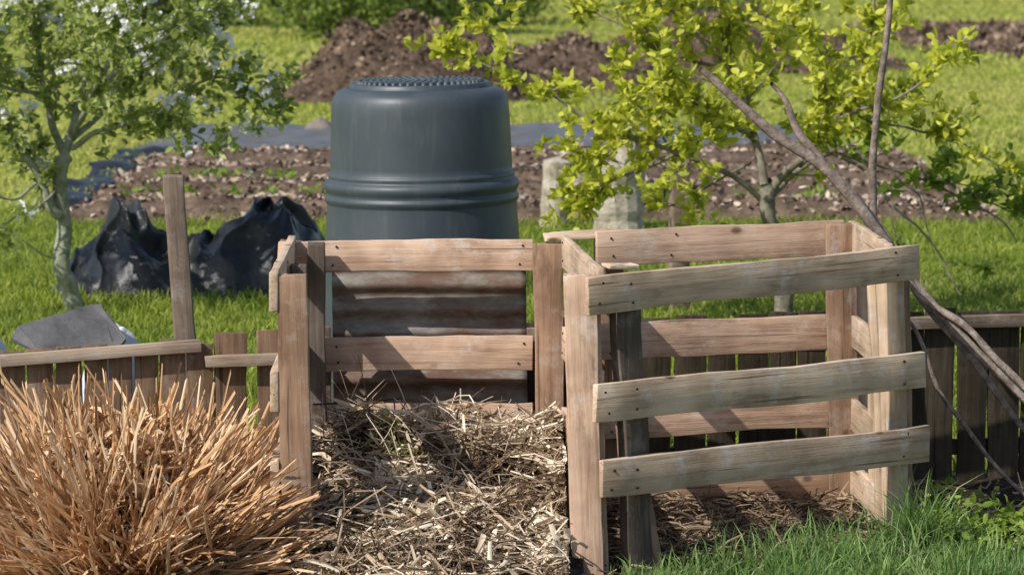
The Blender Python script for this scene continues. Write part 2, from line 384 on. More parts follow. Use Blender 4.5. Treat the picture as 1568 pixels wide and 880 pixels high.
board("post", (-1.03, 11.62, -.1), (-1.095, 11.6, 1.022), .070, .06, (1,.15,0), W_fenR, post, taper=-.2, bev=.006)
post2 = empty("fence_post")
board("post", (.785, 16.6, -.1), (.768, 16.6, .705), .09, .08, (1,.2,0), W_fenR, post2, bev=.006)

# ------------------------------------------------------------------ tubes
class TB:
    def __init__(s): s.V=[]; s.F=[]; s.r=[]
    def tube(s, pts, rad, n=7, rv=.5, cap=True):
        pts = [Vector(p) for p in pts]; b0 = len(s.V); m = len(pts)
        up = Vector((0.3,.9,.2))
        for i, p in enumerate(pts):
            d = (pts[min(i+1,m-1)] - pts[max(i-1,0)]).normalized()
            a = d.cross(up)
            if a.length < .05: a = d.cross(Vector((1,0,0)))
            a.normalize(); b = d.cross(a)
            for k in range(n):
                t = 2*math.pi*k/n; q = p + (a*math.cos(t)+b*math.sin(t))*rad[i]; s.V.append(tuple(q)); s.r.append(rv)
        for i in range(m-1):
            for k in range(n):
                s.F.append((b0+i*n+k, b0+i*n+(k+1)%n, b0+(i+1)*n+(k+1)%n, b0+(i+1)*n+k))
        if cap and n == 4:
            s.F.append((b0+3,b0+2,b0+1,b0)); e=b0+(m-1)*n; s.F.append((e,e+1,e+2,e+3))
    def make(s, name, mat, parent=None, smooth=True): return mesh_np(name, s.V, s.F, mat, parent, rnd=np.array(s.r), smooth=smooth)
def refine(pts, rads, sub=6, wob=.01):
    P = []; Q = []; n = len(pts); pts = [Vector(p) for p in pts]; ph = random.random()*40
    for i in range(n-1):
        p0 = pts[max(i-1,0)]; p1 = pts[i]; p2 = pts[i+1]; p3 = pts[min(i+2,n-1)]
        for k in range(sub):
            t = k/sub
            q = .5*((2*p1)+(p2-p0)*t+(2*p0-5*p1+4*p2-p3)*t*t+(3*p1-p0-3*p2+p3)*t**3)
            q = q + Vector((N3(i+t+ph,1.1), N3(i+t+ph,4.7), N3(i+t+ph,8.3)))*wob
            P.append(q); Q.append((rads[i]*(1-t)+rads[i+1]*t)*(1+.14*N3((i+t)*3+ph, 2.2)))
    P.append(pts[-1]); Q.append(rads[-1]); return P, Q

def stick(pts, rads, nm="fallen_branch", wob=.025, mat=M_stick):
    t = TB(); P, Q = refine(pts, rads, 8, wob); t.tube(P, Q, 9)
    return t.make(nm, mat)
stick([(.587,11.36,1.392),(.70,11.36,1.29),(.834,11.36,1.18),(.988,11.35,1.048),(1.152,11.33,.885),(1.265,11.3,.709),(1.43,11.2,.524),(1.61,11.12,.34),(1.95,10.95,.02)],
      [.010,.014,.018,.019,.019,.017,.016,.015,.015])
stick([(.823,11.41,1.325),(.88,11.41,1.26),(.91,11.40,1.18),(.985,11.39,1.07),(1.10,11.37,.95),(1.24,11.34,.745),(1.42,11.25,.50),(1.61,11.18,.26),(1.8,11.1,.01)],
      [.006,.010,.014,.014,.015,.014,.013,.011,.009])
stick([(1.20,11.3,.80),(1.275,11.25,.68),(1.44,11.15,.55),(1.61,11.05,.385),(2.0,10.85,.01)], [.010,.012,.012,.011,.009])
stick([(1.20,10.95,.64),(1.25,10.95,.56),(1.345,10.95,.37),(1.47,10.93,.20),(1.66,10.9,.01)], [.005,.007,.007,.007,.006])
stick([(1.25,11.5,2.0),(1.212,11.5,1.63),(1.186,11.5,1.377),(1.157,11.5,1.126),(1.159,11.5,.896),(1.165,11.5,.5),(1.17,11.48,0)], [.008,.010,.011,.012,.013,.014,.016], wob=.012)

def log(x, y, r, h, lean=0):
    t = TB(); n = 14; pts = [(x+lean*k/8, y, -.03+h*k/8) for k in range(9)]
    t.tube(pts, [r*(1+.12*N3(k*.7, x)) for k in range(9)], n)
    e = 8*n; c = len(t.V); t.V.append((x+lean, y, h+.0))
    tri = [(e+k, e+(k+1)%n, c) for k in range(n)]
    me = bpy.data.meshes.new("tree_stump"); me.from_pydata(t.V, [], t.F+tri); me.materials.append(M_log)
    o = bpy.data.objects.new("tree_stump", me); col.objects.link(o)
log(.24, 21.0, .085, .42, .03); log(.62, 20.7, .15, .42, -.02); log(.42, 22.8, .07, .3, .02); log(.72, 22.4, .1, .52, .02)

# ------------------------------------------------------------------ scatter primitives
def leaves(name, P, D, L, Wd, mat, parent, rv):
    P = np.asarray(P); D = np.asarray(D); n = len(P)
    D = D/np.linalg.norm(D, axis=1)[:,None]
    U = R.normal(size=(n,3)); S = np.cross(D, U); S /= np.linalg.norm(S,axis=1)[:,None]; Nn = np.cross(S, D)
    L = L[:,None]; Wd = Wd[:,None]
    v0 = P; v1 = P + D*L*.30 + S*Wd*.42 + Nn*Wd*.12; v2 = P + D*L*.30 - S*Wd*.42 + Nn*Wd*.12
    v3 = P + D*L*.68 + S*Wd*.40 + Nn*Wd*.08; v4 = P + D*L*.68 - S*Wd*.40 + Nn*Wd*.08; v5 = P + D*L*1.0 - Nn*L*.12; m1 = P + D*L*.5 - Nn*Wd*.06
    V = np.stack([v0,v1,v2,v3,v4,v5,m1],1).reshape(-1,3)
    b = (np.arange(n)*7)[:,None]
    T = np.array([[0,1,6],[1,3,6],[3,5,6],[5,4,6],[4,2,6],[2,0,6]])
    F = (b[:,:,None]+T[None]).reshape(-1,3)
    return mesh_np(name, V, F, mat, parent, rnd=np.repeat(rv,7))
def strips(name, P, D, L, Wd, mat, parent, rv, bend=.08, fold=.25, flat=None, droop=0.0):
    """flat, creased strips (cut stems) centred on P"""
    P = np.asarray(P); D = np.asarray(D); n = len(P); D = D/np.linalg.norm(D,axis=1)[:,None]
    U = R.normal(size=(n,3)) 
    if flat is not None: U = U*flat + np.array([0,0,1.0])
    S = np.cross(D,U); S /= np.linalg.norm(S,axis=1)[:,None]; Nn = np.cross(S,D)
    L = L[:,None]; W = Wd[:,None]; bd = R.normal(size=(n,1))*bend*L; sd = R.normal(size=(n,1))*bend*L
    rows = []; dr = R.uniform(0,1,(n,1))*droop*L*np.hypot(D[:,0],D[:,1])[:,None]*np.array([[0,0,1.]])
    for tt, ww in ((-.5,.9),(-.17,1.0),(.18,1.0),(.5,.75)):
        c = P + D*L*tt + Nn*bd*(1-4*tt*tt) + S*sd*(1-4*tt*tt) - dr*max(0,tt+.5)**2; j = R.uniform(-.04,.04,(n,1))*L if abs(tt) == .5 else 0
        rows += [c - S*W*.5*ww, c + Nn*W*fold + D*j, c + S*W*.5*ww]
    V = np.stack(rows,1).reshape(-1,3)
    T = []
    for r in range(3):
        for k in range(2): a = r*3+k; T.append([a,a+1,a+4,a+3])
    F = ((np.arange(n)*12)[:,None,None]+np.array(T)[None]).reshape(-1,4)
    return mesh_np(name, V, F, mat, parent, rnd=np.repeat(rv,12))

# ------------------------------------------------------------------ trees
def build_tree(name, base, branches, bark, lmats, leafL, blossom=0, dmul=1.0):
    root = empty(name, base); bx, by, bz = base
    t = TB(); LP = {0:[],1:[]}; LD = {0:[],1:[]}; blo = []
    for pts, r0, r1, dens, green in branches:
        P3 = [Vector((p[0]-bx, p[2], p[1])) for p in pts]; m = len(P3)
        rr = [r0+(r1-r0)*i/(m-1) for i in range(m)]
        P, Q = refine(P3, rr, 7, .035); t.tube(P, Q, 8)
        if dens <= 0: continue
        tot = sum((P[i+1]-P[i]).length for i in range(len(P)-1))
        nt = int(tot*dens*dmul)
        for k in range(nt):
            u = random.uniform(.12, 1)**.8; i = min(int(u*(len(P)-1)), len(P)-2)
            p = P[i].lerp(P[i+1], random.random()); d = (P[i+1]-P[i]).normalized()
            d = (d*.6 + Vector((random.gauss(0,.6), random.gauss(0,.7), random.gauss(.25,.5)))).normalized()
            Lw = random.uniform(.08,.36)*(1.1-.4*u); tp = [p]; cd = d
            for s in range(5):
                cd = (cd + Vector((random.gauss(0,.22),random.gauss(0,.22),random.gauss(.05,.2)))).normalized(); tp.append(tp[-1]+cd*Lw/5)
            t.tube(tp, [max(.0020, Q[i]*.28)*(1-.13*s) for s in range(6)], 5)
            nc = random.randint(3,5)
            for c in range(nc):
                q = tp[random.randint(1,5)]
                for l in range(random.randint(3,7)):
                    LP[green].append(tuple(q+Vector((random.gauss(0,.01),random.gauss(0,.01),random.gauss(0,.01)))))
                    LD[green].append((random.gauss(cd.x*.5,.7), random.gauss(cd.y*.5,.7), random.gauss(.15,.6)))
            if blossom and random.random() < blossom: blo.append(tp[-1])
    t.make("trunk_and_limbs", bark, root)
    for g in (0,1):
        n = len(LP[g])
        if n: leaves(f"foliage_{g+1}", LP[g], LD[g], R.uniform(.55,1.2,n)*leafL, R.uniform(.4,.68,n)*leafL, lmats[g], root, R.uniform(0,1,n))
    print(name, "leaves", len(LP[0]), len(LP[1]), "blossom", len(blo))
    if blo:
        P = []; D = []
        for b in blo:
            for f in range(random.randint(6,13)):
                c = b + Vector((random.gauss(0,.026), random.gauss(0,.026), random.gauss(.01,.024)))
                ax = Vector((random.gauss(0,.6), random.gauss(-.3,.6), random.gauss(.6,.5))).normalized()
                a = ax.orthogonal().normalized(); b2 = ax.cross(a)
                for k in range(5):
                    th = k*2*math.pi/5; P.append(tuple(c)); D.append(tuple(a*math.cos(th)+b2*math.sin(th)+ax*.35))
        n = len(P); leaves("blossom", P, D, R.uniform(.017,.024,n), R.uniform(.017,.024,n), M_petal, root, R.uniform(0,1,n))
    return root

build_tree("apple_tree", (-2.04, 16.6, 0), [
  ([(-2.03,-.05,0),(-2.06,.12,0),(-2.085,.27,0),(-2.10,.49,0),(-2.06,.73,0)], .046,.034,0,0),
  ([(-2.10,.47,0),(-2.17,.58,-.05),(-2.27,.79,-.1),(-2.40,1.15,-.2),(-2.45,1.5,-.2)], .026,.008,30,0),
  ([(-2.06,.70,0),(-2.01,.94,.05),(-1.95,1.27,.1),(-1.9,1.69,.1),(-1.88,2.05,.1)], .026,.007,36,0),
  ([(-2.04,.76,0),(-1.90,.86,-.1),(-1.68,.91,-.2),(-1.53,.88,-.3),(-1.33,.80,-.4)], .015,.004,30,0),
  ([(-1.99,1.0,.05),(-1.80,1.15,.1),(-1.6,1.27,.2),(-1.38,1.37,.3),(-1.15,1.5,.3)], .014,.004,34,0),
  ([(-1.72,.91,-.2),(-1.55,1.0,-.2),(-1.36,1.10,-.15),(-1.2,1.05,-.1),(-1.06,.96,-.1)], .009,.003,38,0),
  ([(-2.06,.73,0),(-2.13,.92,0),(-2.18,1.09,.1),(-2.22,1.35,.15),(-2.24,1.7,.2)], .020,.006,36,0),
  ([(-2.10,.62,0),(-2.2,.66,.15),(-2.35,.75,.3),(-2.55,.85,.4),(-2.8,.95,.4)], .014,.004,26,0),
  ([(-2.03,.82,0),(-1.92,1.0,-.3),(-1.8,1.2,-.5),(-1.7,1.4,-.6),(-1.6,1.7,-.6)], .016,.004,34,0),
  ([(-2.03,.80,0),(-1.9,.95,.4),(-1.75,1.1,.6),(-1.6,1.3,.8),(-1.45,1.55,.9)], .016,.004,34,0),
  ([(-2.17,1.0,0),(-2.35,1.1,-.4),(-2.5,1.3,-.5),(-2.6,1.6,-.5)], .011,.004,40,0),
  ([(-1.95,1.3,.1),(-1.8,1.45,0),(-1.6,1.6,-.1),(-1.4,1.75,-.1)], .011,.004,34,0),
  ([(-2.2,.6,-.05),(-2.32,.55,-.2),(-2.45,.6,-.3),(-2.6,.62,-.3)], .008,.003,16,0),
  ([(-2.1,.6,0),(-2.2,.5,-.1),(-2.32,.44,-.2),(-2.45,.42,-.25)], .007,.003,8,0),
  ([(-1.55,1.0,-.2),(-1.5,1.15,-.3),(-1.42,1.3,-.3),(-1.3,1.4,-.3)], .007,.003,34,0),
  ([(-2.08,.25,0),(-2.2,.28,-.05),(-2.3,.38,-.1),(-2.4,.42,-.1)], .005,.002,2,0),
], M_barkG, (M_leafL, M_leafL), .050, blossom=.22, dmul=1.25)

build_tree("fruit_tree", (1.23, 16.0, 0), [
  ([(1.23,-.05,0),(1.21,.15,0),(1.19,.35,0),(1.166,.48,0),(1.13,.66,0)], .046,.034,0,0),
  ([(1.13,.64,0),(1.078,.853,.05),(1.006,1.115,.1),(.93,1.40,.1),(.88,1.75,.1)], .023,.006,28,0),
  ([(1.15,.60,0),(1.27,.737,-.05),(1.44,.94,-.1),(1.56,1.23,-.1),(1.6,1.65,-.1)], .021,.006,24,0),
  ([(1.14,.58,0),(.94,.71,-.1),(.63,.82,-.2),(.34,.95,-.2),(.05,1.12,-.2),(-.3,1.26,-.2)], .015,.004,20,0),
  ([(.72,.79,-.2),(.55,.73,-.25),(.42,.66,-.3),(.28,.56,-.3)], .008,.003,32,0),
  ([(1.17,.60,0),(1.33,.73,.1),(1.52,.76,.2),(1.84,.66,.3),(2.17,.48,.3),(2.3,.36,.3)], .013,.003,6,1),
  ([(1.45,.76,.15),(1.6,.66,0),(1.79,.476,-.1),(1.92,.32,-.1),(2.0,.16,-.1)], .009,.003,3,1),
  ([(1.47,.95,-.1),(1.62,.93,0),(1.79,.88,.1),(2.0,.84,.1),(2.22,.72,.1)], .009,.003,17,0),
  ([(1.006,1.115,.1),(.86,1.18,.2),(.69,1.23,.2),(.5,1.33,.2),(.35,1.42,.2)], .010,.003,28,0),
  ([(1.44,.94,-.1),(1.6,1.02,-.2),(1.79,1.115,-.3),(1.9,1.25,-.3)], .009,.003,24,0),
  ([(1.08,.85,.05),(.95,.93,-.3),(.8,1.02,-.5),(.65,1.1,-.6)], .011,.003,28,0),
  ([(1.03,1.0,.1),(1.15,1.15,.4),(1.25,1.3,.6),(1.3,1.5,.7)], .011,.003,28,0),
  ([(1.27,.74,-.05),(1.35,.9,-.4),(1.35,1.1,-.5),(1.3,1.35,-.6)], .009,.003,24,0),
  ([(1.7,.72,.25),(1.82,.6,.3),(1.9,.45,.35),(1.93,.3,.35)], .006,.002,3,1),
  ([(1.6,.72,.2),(1.7,.55,.1),(1.75,.38,.1),(1.85,.22,.1)], .006,.002,3,1),
  ([(1.84,.66,.3),(1.95,.66,.3),(2.1,.62,.35),(2.3,.62,.3)], .006,.002,14,1),
  ([(2.05,.58,.3),(2.15,.55,.3),(2.25,.50,.35),(2.35,.52,.3)], .006,.002,26,1),
  ([(1.0,1.12,.1),(.82,1.3,0),(.66,1.45,-.1),(.5,1.6,-.1)], .009,.003,28,0),
  ([(.5,.88,-.2),(.38,.80,-.3),(.25,.76,-.3)], .006,.003,28,0),
  ([(1.5,1.0,-.1),(1.6,1.2,.2),(1.72,1.4,.3),(1.8,1.6,.3)], .009,.003,26,0),
  ([(1.06,.74,0),(.9,.64,.2),(.75,.55,.3),(.62,.5,.35)], .007,.003,10,0),
  ([(.05,1.12,-.2),(-.05,1.22,-.1),(-.15,1.36,0),(-.2,1.5,0)], .005,.003,14,0),
  ([(.7,.8,-.2),(.6,.95,-.1),(.5,1.08,0),(.42,1.2,0)], .007,.003,22,0),
  ([(.9,.98,-.4),(.8,.88,-.5),(.72,.74,-.5)], .006,.003,22,0),
  ([(1.3,.77,0),(1.42,.86,.2),(1.6,.88,.3),(1.75,1.0,.3)], .007,.003,18,0),
], M_bark, (M_leafR, M_leafD), .060, dmul=1.22)

# ------------------------------------------------------------------ ground
grid_mesh("ground", -150, 150, -20, 300, 31, 33, lambda x,y: 0.0, M_ground)
def near_soil(x, y):
    e = min(1, max(0, (11.9+.2*x - y)/.4))
    return .004 + e*(.012+.022*N3(x,y,0,5)+.012*N3(x,y,3,17)) 
grid_mesh("garden_soil", -4.5, 4.5, 7.5, 11.75, 300, 150, near_soil, M_soil)
ROW = 1.35
def bedz(x, y):
    e = min(1, max(0, min(x+2.75, 3.0-x, y-21.2, 27-y)/.3))
    return .006 + e*(.05 + .065*math.sin((y-21.2+.05*x)*2*math.pi/ROW) + .035*N3(x,y,0,3) + .03*N3(x,y,5,9))
grid_mesh("soil_bed", -2.75, 3.0, 21.2, 27.0, 230, 230, bedz, M_bed)
def membz(x, y): return .03 + .035*abs(N3(x,y,0,1.6)) + .02*N3(x,y,3,5) + (.05 if y < 27.3 else 0)*abs(N3(x,y,4,3))
grid_mesh("weed_membrane", -2.78, 2.5, 26.9, 30.2, 160, 110, membz, M_memb, warp=lambda x,y:(x+.1*N3(y,1.3,0,2), y+.12*N3(x,2.4,0,1.2)))
grid_mesh("weed_membrane", -2.95, -2.6, 22.0, 27.4, 20, 120, lambda x,y: .02+.10*abs(N3(x,y,0,3)), M_tarp, warp=lambda x,y:(x+.12*N3(y,7.3,0,2)+(y-22)*-.012, y))
def patchz(x,y): return .006+.08*max(0,N3(x,y,0,1.2))+.04*max(0,N3(x,y,3,4))
grid_mesh("soil_bed", 5.1, 14, 42, 56, 120, 120, patchz, M_mound, warp=lambda x,y:(x+1.2*(y-44)/12*-.2+.3*N3(y,3.1,0,.7)+max(0,47-y)*.28, y+.5*N3(x,1.1,0,.5)))
n=7000; Y=R.uniform(42.3,55.6,n); X=5.3+np.maximum(0,47-Y)*.28+R.uniform(0,1,n)**1.3*5; Z=np.array([patchz(a,b) for a,b in zip(X,Y)])+.01
leaves("soil_clods",np.stack([X,Y,Z],1),R.normal(size=(n,3)),R.uniform(.04,.13,n),R.uniform(.04,.10,n),M_clod,None,R.uniform(.1,1,n))

def mound(name, cx, cy, rx, ry, h, mat, n=70, pw=1.0, ns=2.2, clods=0, cs=.05, amp=.5):
    V = []; F = []; root = empty(name, (cx,cy,0)) if clods else None
    for j in range(n+1):
        rr = j/n*1.15
        for k in range(n):
            a = 2*math.pi*k/n; wob = 1+.22*N3(math.cos(a)*1.5+cx, math.sin(a)*1.5, 0, 1)
            x = cx+rx*rr*wob*math.cos(a); y = cy+ry*rr*wob*math.sin(a)
            z = h*max(0,1-rr**1.7)**pw*(1+amp*N3(x,y,0,ns)) + amp*.28*h*N3(x,y,2,ns*3) + amp*.16*h*N3(x,y,2,ns*8)
            if rr > 1: z = min(z, .02) - (rr-1)*.5
            V.append((x-(cx if root else 0),y-(cy if root else 0),z))
    for j in range(n):
        for k in range(n): F.append((j*n+k, j*n+(k+1)%n, (j+1)*n+(k+1)%n, (j+1)*n+k))
    mesh_np("heap_body" if root else name, V, F, mat, root, smooth=True)
    if clods:
        VV=np.array(V); VV=VV[VV[:,2]>.03]; idx=R.integers(0,len(VV),clods); P=VV[idx]+R.normal(size=(clods,3))*np.array([.05,.05,.012])
        leaves("clods",P,R.normal(size=(clods,3)),R.uniform(.5,1.6,clods)*cs,R.uniform(.5,1.3,clods)*cs,M_clod,root,R.uniform(0,1,clods))
mound("soil_mound", -1.05, 35.3, 1.45, 1.8, .66, M_mound, clods=4500)
mound("soil_mound", .5, 37.5, 1.5, 1.6, .42, M_mound, clods=3000)
mound("soil_mound", 2.5, 41.5, 2.0, 2.4, .55, M_mound, clods=4000)
for (x,y,r) in ((-2.25,26.6,.11),(-2.0,26.9,.08),(-1.6,29.8,.13),(-1.47,29.9,.1),(-2.4,27.2,.07)):
    mound("stone", x, y, r, r, r*.9, M_stone, n=14, pw=.6, ns=9)

# ------------------------------------------------------------------ blades
def blades(name, X, Y, Z0, H, Wd, lean, mat, parent=None, rv=None, ang=None):
    n = len(X); a = R.uniform(0,2*np.pi,n); s = np.stack([np.cos(a),np.sin(a),np.zeros(n)],1)
    b = R.uniform(0,2*np.pi,n) if ang is None else ang; ld = np.stack([np.cos(b),np.sin(b),np.zeros(n)],1)*(lean*H)[:,None]
    P = np.stack([X,Y,Z0],1); up = np.zeros((n,3)); up[:,2] = H; w = Wd[:,None]*s*.5
    dz = np.zeros((n,3)); dz[:,2] = -(lean**2)*H*.35
    V = np.stack([P-w, P+w, P+up*.4+ld*.18-w*.9, P+up*.4+ld*.18+w*.9, P+up*.78+ld*.52+dz*.5-w*.6, P+up*.78+ld*.52+dz*.5+w*.6, P+up+ld+dz],1).reshape(-1,3)
    T = np.array([[0,1,3],[0,3,2],[2,3,5],[2,5,4],[4,5,6]])
    F = ((np.arange(n)*7)[:,None,None]+T[None]).reshape(-1,3)
    rv = R.uniform(0,.95,n) if rv is None else rv
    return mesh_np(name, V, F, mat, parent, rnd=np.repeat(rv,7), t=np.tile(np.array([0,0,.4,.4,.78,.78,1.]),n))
def inbed(X,Y):
    k = (X>-2.72)&(X<2.95)&(Y>21.3)&(Y<27.0)
    k |= (X>-2.72)&(X<2.5)&(Y>26.9)&(Y<30.2)
    k |= ((X+1.05)/1.45)**2+((Y-35.3)/1.8)**2<1
    k |= ((X-.5)/1.5)**2+((Y-37.5)/1.6)**2<1
    k |= ((X-2.5)/2.0)**2+((Y-41.5)/2.4)**2<1
    k |= (X>5.3+np.maximum(0,47-Y)*.28)&(Y>42.2)&(Y<56)
    return k
def field(n, y0, y1, hw0, hw1):
    Y = R.uniform(y0,y1,n); X = R.uniform(-1,1,n)*(hw0+(hw1-hw0)*(Y-y0)/(y1-y0)); k = ~inbed(X,Y); return X[k],Y[k]
lump = lambda X,Y,s: .5+.5*np.sin(X*s+1.3*np.sin(Y*s*.7))*np.sin(Y*s*1.13+1.7*np.sin(X*s*.6))
X,Y = field(140000, 11.5, 22, 3.2, 4.6); k = Y > 11.62+.2*X; X,Y = X[k],Y[k]; n=len(X); lp = lump(X,Y,3.1)*.6+lump(X,Y,9)*.4
blades("lawn_grass", X,Y,np.zeros(n), (.03+.05*lp)*R.uniform(.6,1.3,n), R.uniform(.005,.010,n), R.uniform(.2,1.1,n), M_blade)
X,Y = field(90000, 22, 42, 4.6, 7.5); n=len(X); lp = lump(X,Y,2)
blades("lawn_grass", X,Y,np.zeros(n), (.03+.04*lp)*R.uniform(.6,1.3,n), R.uniform(.012,.022,n), R.uniform(.2,1.1,n), M_fargrass)
X,Y = field(60000, 42, 85, 7.5, 14); n=len(X); lp = lump(X,Y,1)
blades("lawn_grass", X,Y,np.zeros(n), (.03+.05*lp)*R.uniform(.6,1.3,n), R.uniform(.03,.05,n), R.uniform(.2,1.1,n), M_fargrass)
def tufts(name, cs, mat, rv=None):
    XX=[];YY=[];HH=[];
    for (cx,cy,r,h,n) in cs:
        XX.append(R.normal(cx,r,n)); YY.append(R.normal(cy,r*.6,n)); HH.append(R.uniform(.4,1.15,n)*h)
    X=np.concatenate(XX);Y=np.concatenate(YY);H=np.concatenate(HH);n=len(X)
    return blades(name,X,Y,np.zeros(n),H,R.uniform(.004,.008,n),R.uniform(.1,1.1,n),mat,rv=rv)
cs=[]
for i in range(70):
    x=random.uniform(-3,3); cs.append((x, random.uniform(11.9,15)+.2*x, random.uniform(.05,.16), random.uniform(.09,.17), 80))
for i in range(50):
    x=random.uniform(-2.7,2.7); cs.append((x, random.uniform(16,21.2), random.uniform(.06,.2), random.uniform(.08,.15), 80))
tufts("grass_tufts", cs, M_blade)
cs=[]
for i in range(80):
    x=random.uniform(.32,1.75); y=random.uniform(9.25,9.85)+max(0,(x-.5))*.35; cs.append((x,y,random.uniform(.03,.07),random.uniform(.09,.17)*(1.15 if .7<x<1.35 else .85),70))
for (x,y,h) in ((.62,9.8,.20),(.75,9.9,.19),(.85,9.95,.2),(.98,10.1,.18),(1.1,10.2,.2),(1.17,10.25,.27),(1.2,10.25,.25),(.52,9.75,.15),(1.3,10.3,.17)): cs.append((x,y,.035,h,90))
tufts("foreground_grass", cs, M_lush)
P=[];D=[]
for i in range(150):
    x=random.uniform(1.18,2.1); y=random.uniform(10.0,10.8); h=random.uniform(.03,.16)
    for l in range(13):
        P.append((x+random.gauss(0,.022),y+random.gauss(0,.022),h*random.random()+.01)); D.append((random.gauss(0,1),random.gauss(0,1),random.uniform(-.1,.8)))
n=len(P); leaves("weed_plants",P,D,R.uniform(.02,.05,n),R.uniform(.012,.024,n),M_leafD,None,R.uniform(.0,.8,n))
P=[];D=[]
for i in range(20):
    x=random.uniform(-2.4,-1.2) if i<13 else random.uniform(-1,2.5); y=random.choice((22.3,23.6))+random.gauss(0,.08)
    for l in range(16):
        P.append((x+random.gauss(0,.05),y+random.gauss(0,.05),.06+random.uniform(0,.07))); D.append((random.gauss(0,1),random.gauss(0,1),random.uniform(.1,1)))
n=len(P); leaves("bed_seedlings",P,D,R.uniform(.04,.08,n),R.uniform(.02,.04,n),M_leafD,None,R.uniform(.0,.7,n))
# pale mulch lies in the paths between the raised rows
n=42000; X=R.uniform(-2.7,2.9,n); Y=R.uniform(21.2,27,n); rowp=np.sin((Y-21.2+.05*X)*2*np.pi/ROW+2.2)
dens=np.clip((-rowp-.15)*1.4,0,.85)*np.clip(.75+.5*np.sin(X*2.1+Y),.3,1)
k=R.uniform(0,1,n)<dens+.03; X=X[k];Y=Y[k]; n=len(X); Z=np.array([bedz(x,y) for x,y in zip(X,Y)])+.012
D=np.stack([R.normal(size=n),R.normal(size=n),R.normal(size=n)*.3],1)
leaves("mulch_chips",np.stack([X,Y,Z],1),D,R.uniform(.03,.07,n),R.uniform(.015,.04,n),M_chip,None,R.uniform(0,1,n))
n=6000; X=R.uniform(-2.7,2.9,n); Y=R.uniform(21.2,27,n); Z=np.array([bedz(x,y) for x,y in zip(X,Y)])+.004
leaves("soil_clods",np.stack([X,Y,Z],1),R.normal(size=(n,3)),R.uniform(.02,.06,n),R.uniform(.02,.05,n),M_clod,None,R.uniform(0,.9,n))
n=5000; X=R.uniform(-3,3,n); Y=R.uniform(9.2,11.5,n); Z=np.full(n,.028)+R.uniform(0,.02,n)
D=np.stack([R.normal(size=n),R.normal(size=n),R.normal(size=n)*.2],1)
strips("straw_litter",np.stack([X,Y,Z],1),D,R.uniform(.02,.12,n),R.uniform(.003,.010,n),M_straw,None,R.uniform(0,.75,n))

# ------------------------------------------------------------------ compost heap
def heapz(x, y):
    u = (x+.2)/.46; s = min(1,max(0,(10.97-y)/1.35)); q=max(0,1-abs(s-.22)/.2)
    b = .268 - .07*abs(u)**2.5*(1-s) + .065*q - .235*s**1.2
    e = min(1, max(0,(y-9.4)/.25))
    return e*(b + .085*N3(x,y,0,5.0)*(1.15-s) + .06*N3(x,y,2,11) + .018*N3(x,y,2,28))
hp = empty("compost_heap")
grid_mesh("heap_core", -.64, .2, 9.3, 10.98, 110, 200, lambda x,y: heapz(x,y)-.014, M_soil, hp)
def heapstrips(nm, n, L, W, zo, lo, hi, tilt, cut=-9, bend=.07):
    X=R.uniform(-.60,.165,n); Y=9.4+1.56*R.uniform(0,1,n)
    tone=np.array([N3(x,y,7,5)+.6*N3(x,y,3,14) for x,y in zip(X,Y)]); k=tone>cut; X=X[k];Y=Y[k];tone=tone[k];n=len(X)
    Z=np.array([heapz(x,y) for x,y in zip(X,Y)])+R.uniform(zo[0],zo[1],n)
    D=np.stack([R.normal(size=n),R.normal(size=n)*.8-.1,R.normal(size=n)*tilt-.05],1)
    LL=R.uniform(L[0],L[1],n)*R.uniform(.6,1,n)
    Dn=D/np.linalg.norm(D,axis=1)[:,None]; X=np.clip(X,-.60+LL*.5*abs(Dn[:,0]),.155-LL*.5*abs(Dn[:,0]))
    Y=np.minimum(Y,10.98-LL*.5*abs(Dn[:,1]))
    rv=np.clip(R.uniform(lo,hi,n)+tone*.6,0,1)
    strips(nm,np.stack([X,Y,Z],1),D,LL,R.uniform(W[0],W[1],n),M_straw,hp,rv,bend=bend,flat=.8)
heapstrips("fine_litter",6500,(.015,.05),(.003,.009),(-.012,.010),0,.42,.5)
heapstrips("cut_straw",3000,(.06,.16),(.004,.009),(-.01,.035),.05,.8,.45)
heapstrips("broad_straw",1300,(.06,.18),(.008,.018),(0,.045),.2,.95,.45,cut=-.15,bend=.1)
heapstrips("pale_straw",420,(.05,.15),(.008,.018),(.01,.055),.75,1,.55,bend=.1)
heapstrips("long_stems",1300,(.15,.32),(.003,.007),(.01,.06),.1,.85,.36,bend=.1)
t=TB()
for i in range(110):
    x=random.uniform(-.56,.12); y=random.uniform(10.4,10.93); z=heapz(x,y)
    d=Vector((random.gauss(0,.8),random.gauss(0,.3),random.uniform(.1,.55))).normalized(); L=random.uniform(.1,.28); p=Vector((x,y,z)); q=p+d*L; q.x=min(.15,max(-.56,q.x)); q.y=min(10.97,q.y)
    t.tube([p,(p+q)/2+Vector((0,0,.015)),q],[.002,.0018,.001],4,random.uniform(.2,.9))
t.make("loose_stems",M_straw,hp)
n=260; gx=R.normal(-.34,.05,n); gy=R.normal(10.62,.06,n); P=np.stack([gx,gy,np.array([heapz(a,b) for a,b in zip(gx,gy)])+R.uniform(.01,.04,n)],1)
leaves("green_scraps",P,R.normal(size=(n,3)),R.uniform(.015,.05,n),R.uniform(.004,.009,n),M_leafL,hp,R.uniform(.2,1,n))
n=2600; X=R.uniform(.3,1.05,n); Y=R.uniform(10.1,11.1,n); Z=R.uniform(.02,.07,n)
D=np.stack([R.normal(size=n),R.normal(size=n),R.normal(size=n)*.25],1)
strips("straw_litter",np.stack([X,Y,Z],1),D,R.uniform(.04,.14,n),R.uniform(.003,.009,n),M_straw,None,R.uniform(0,.6,n))

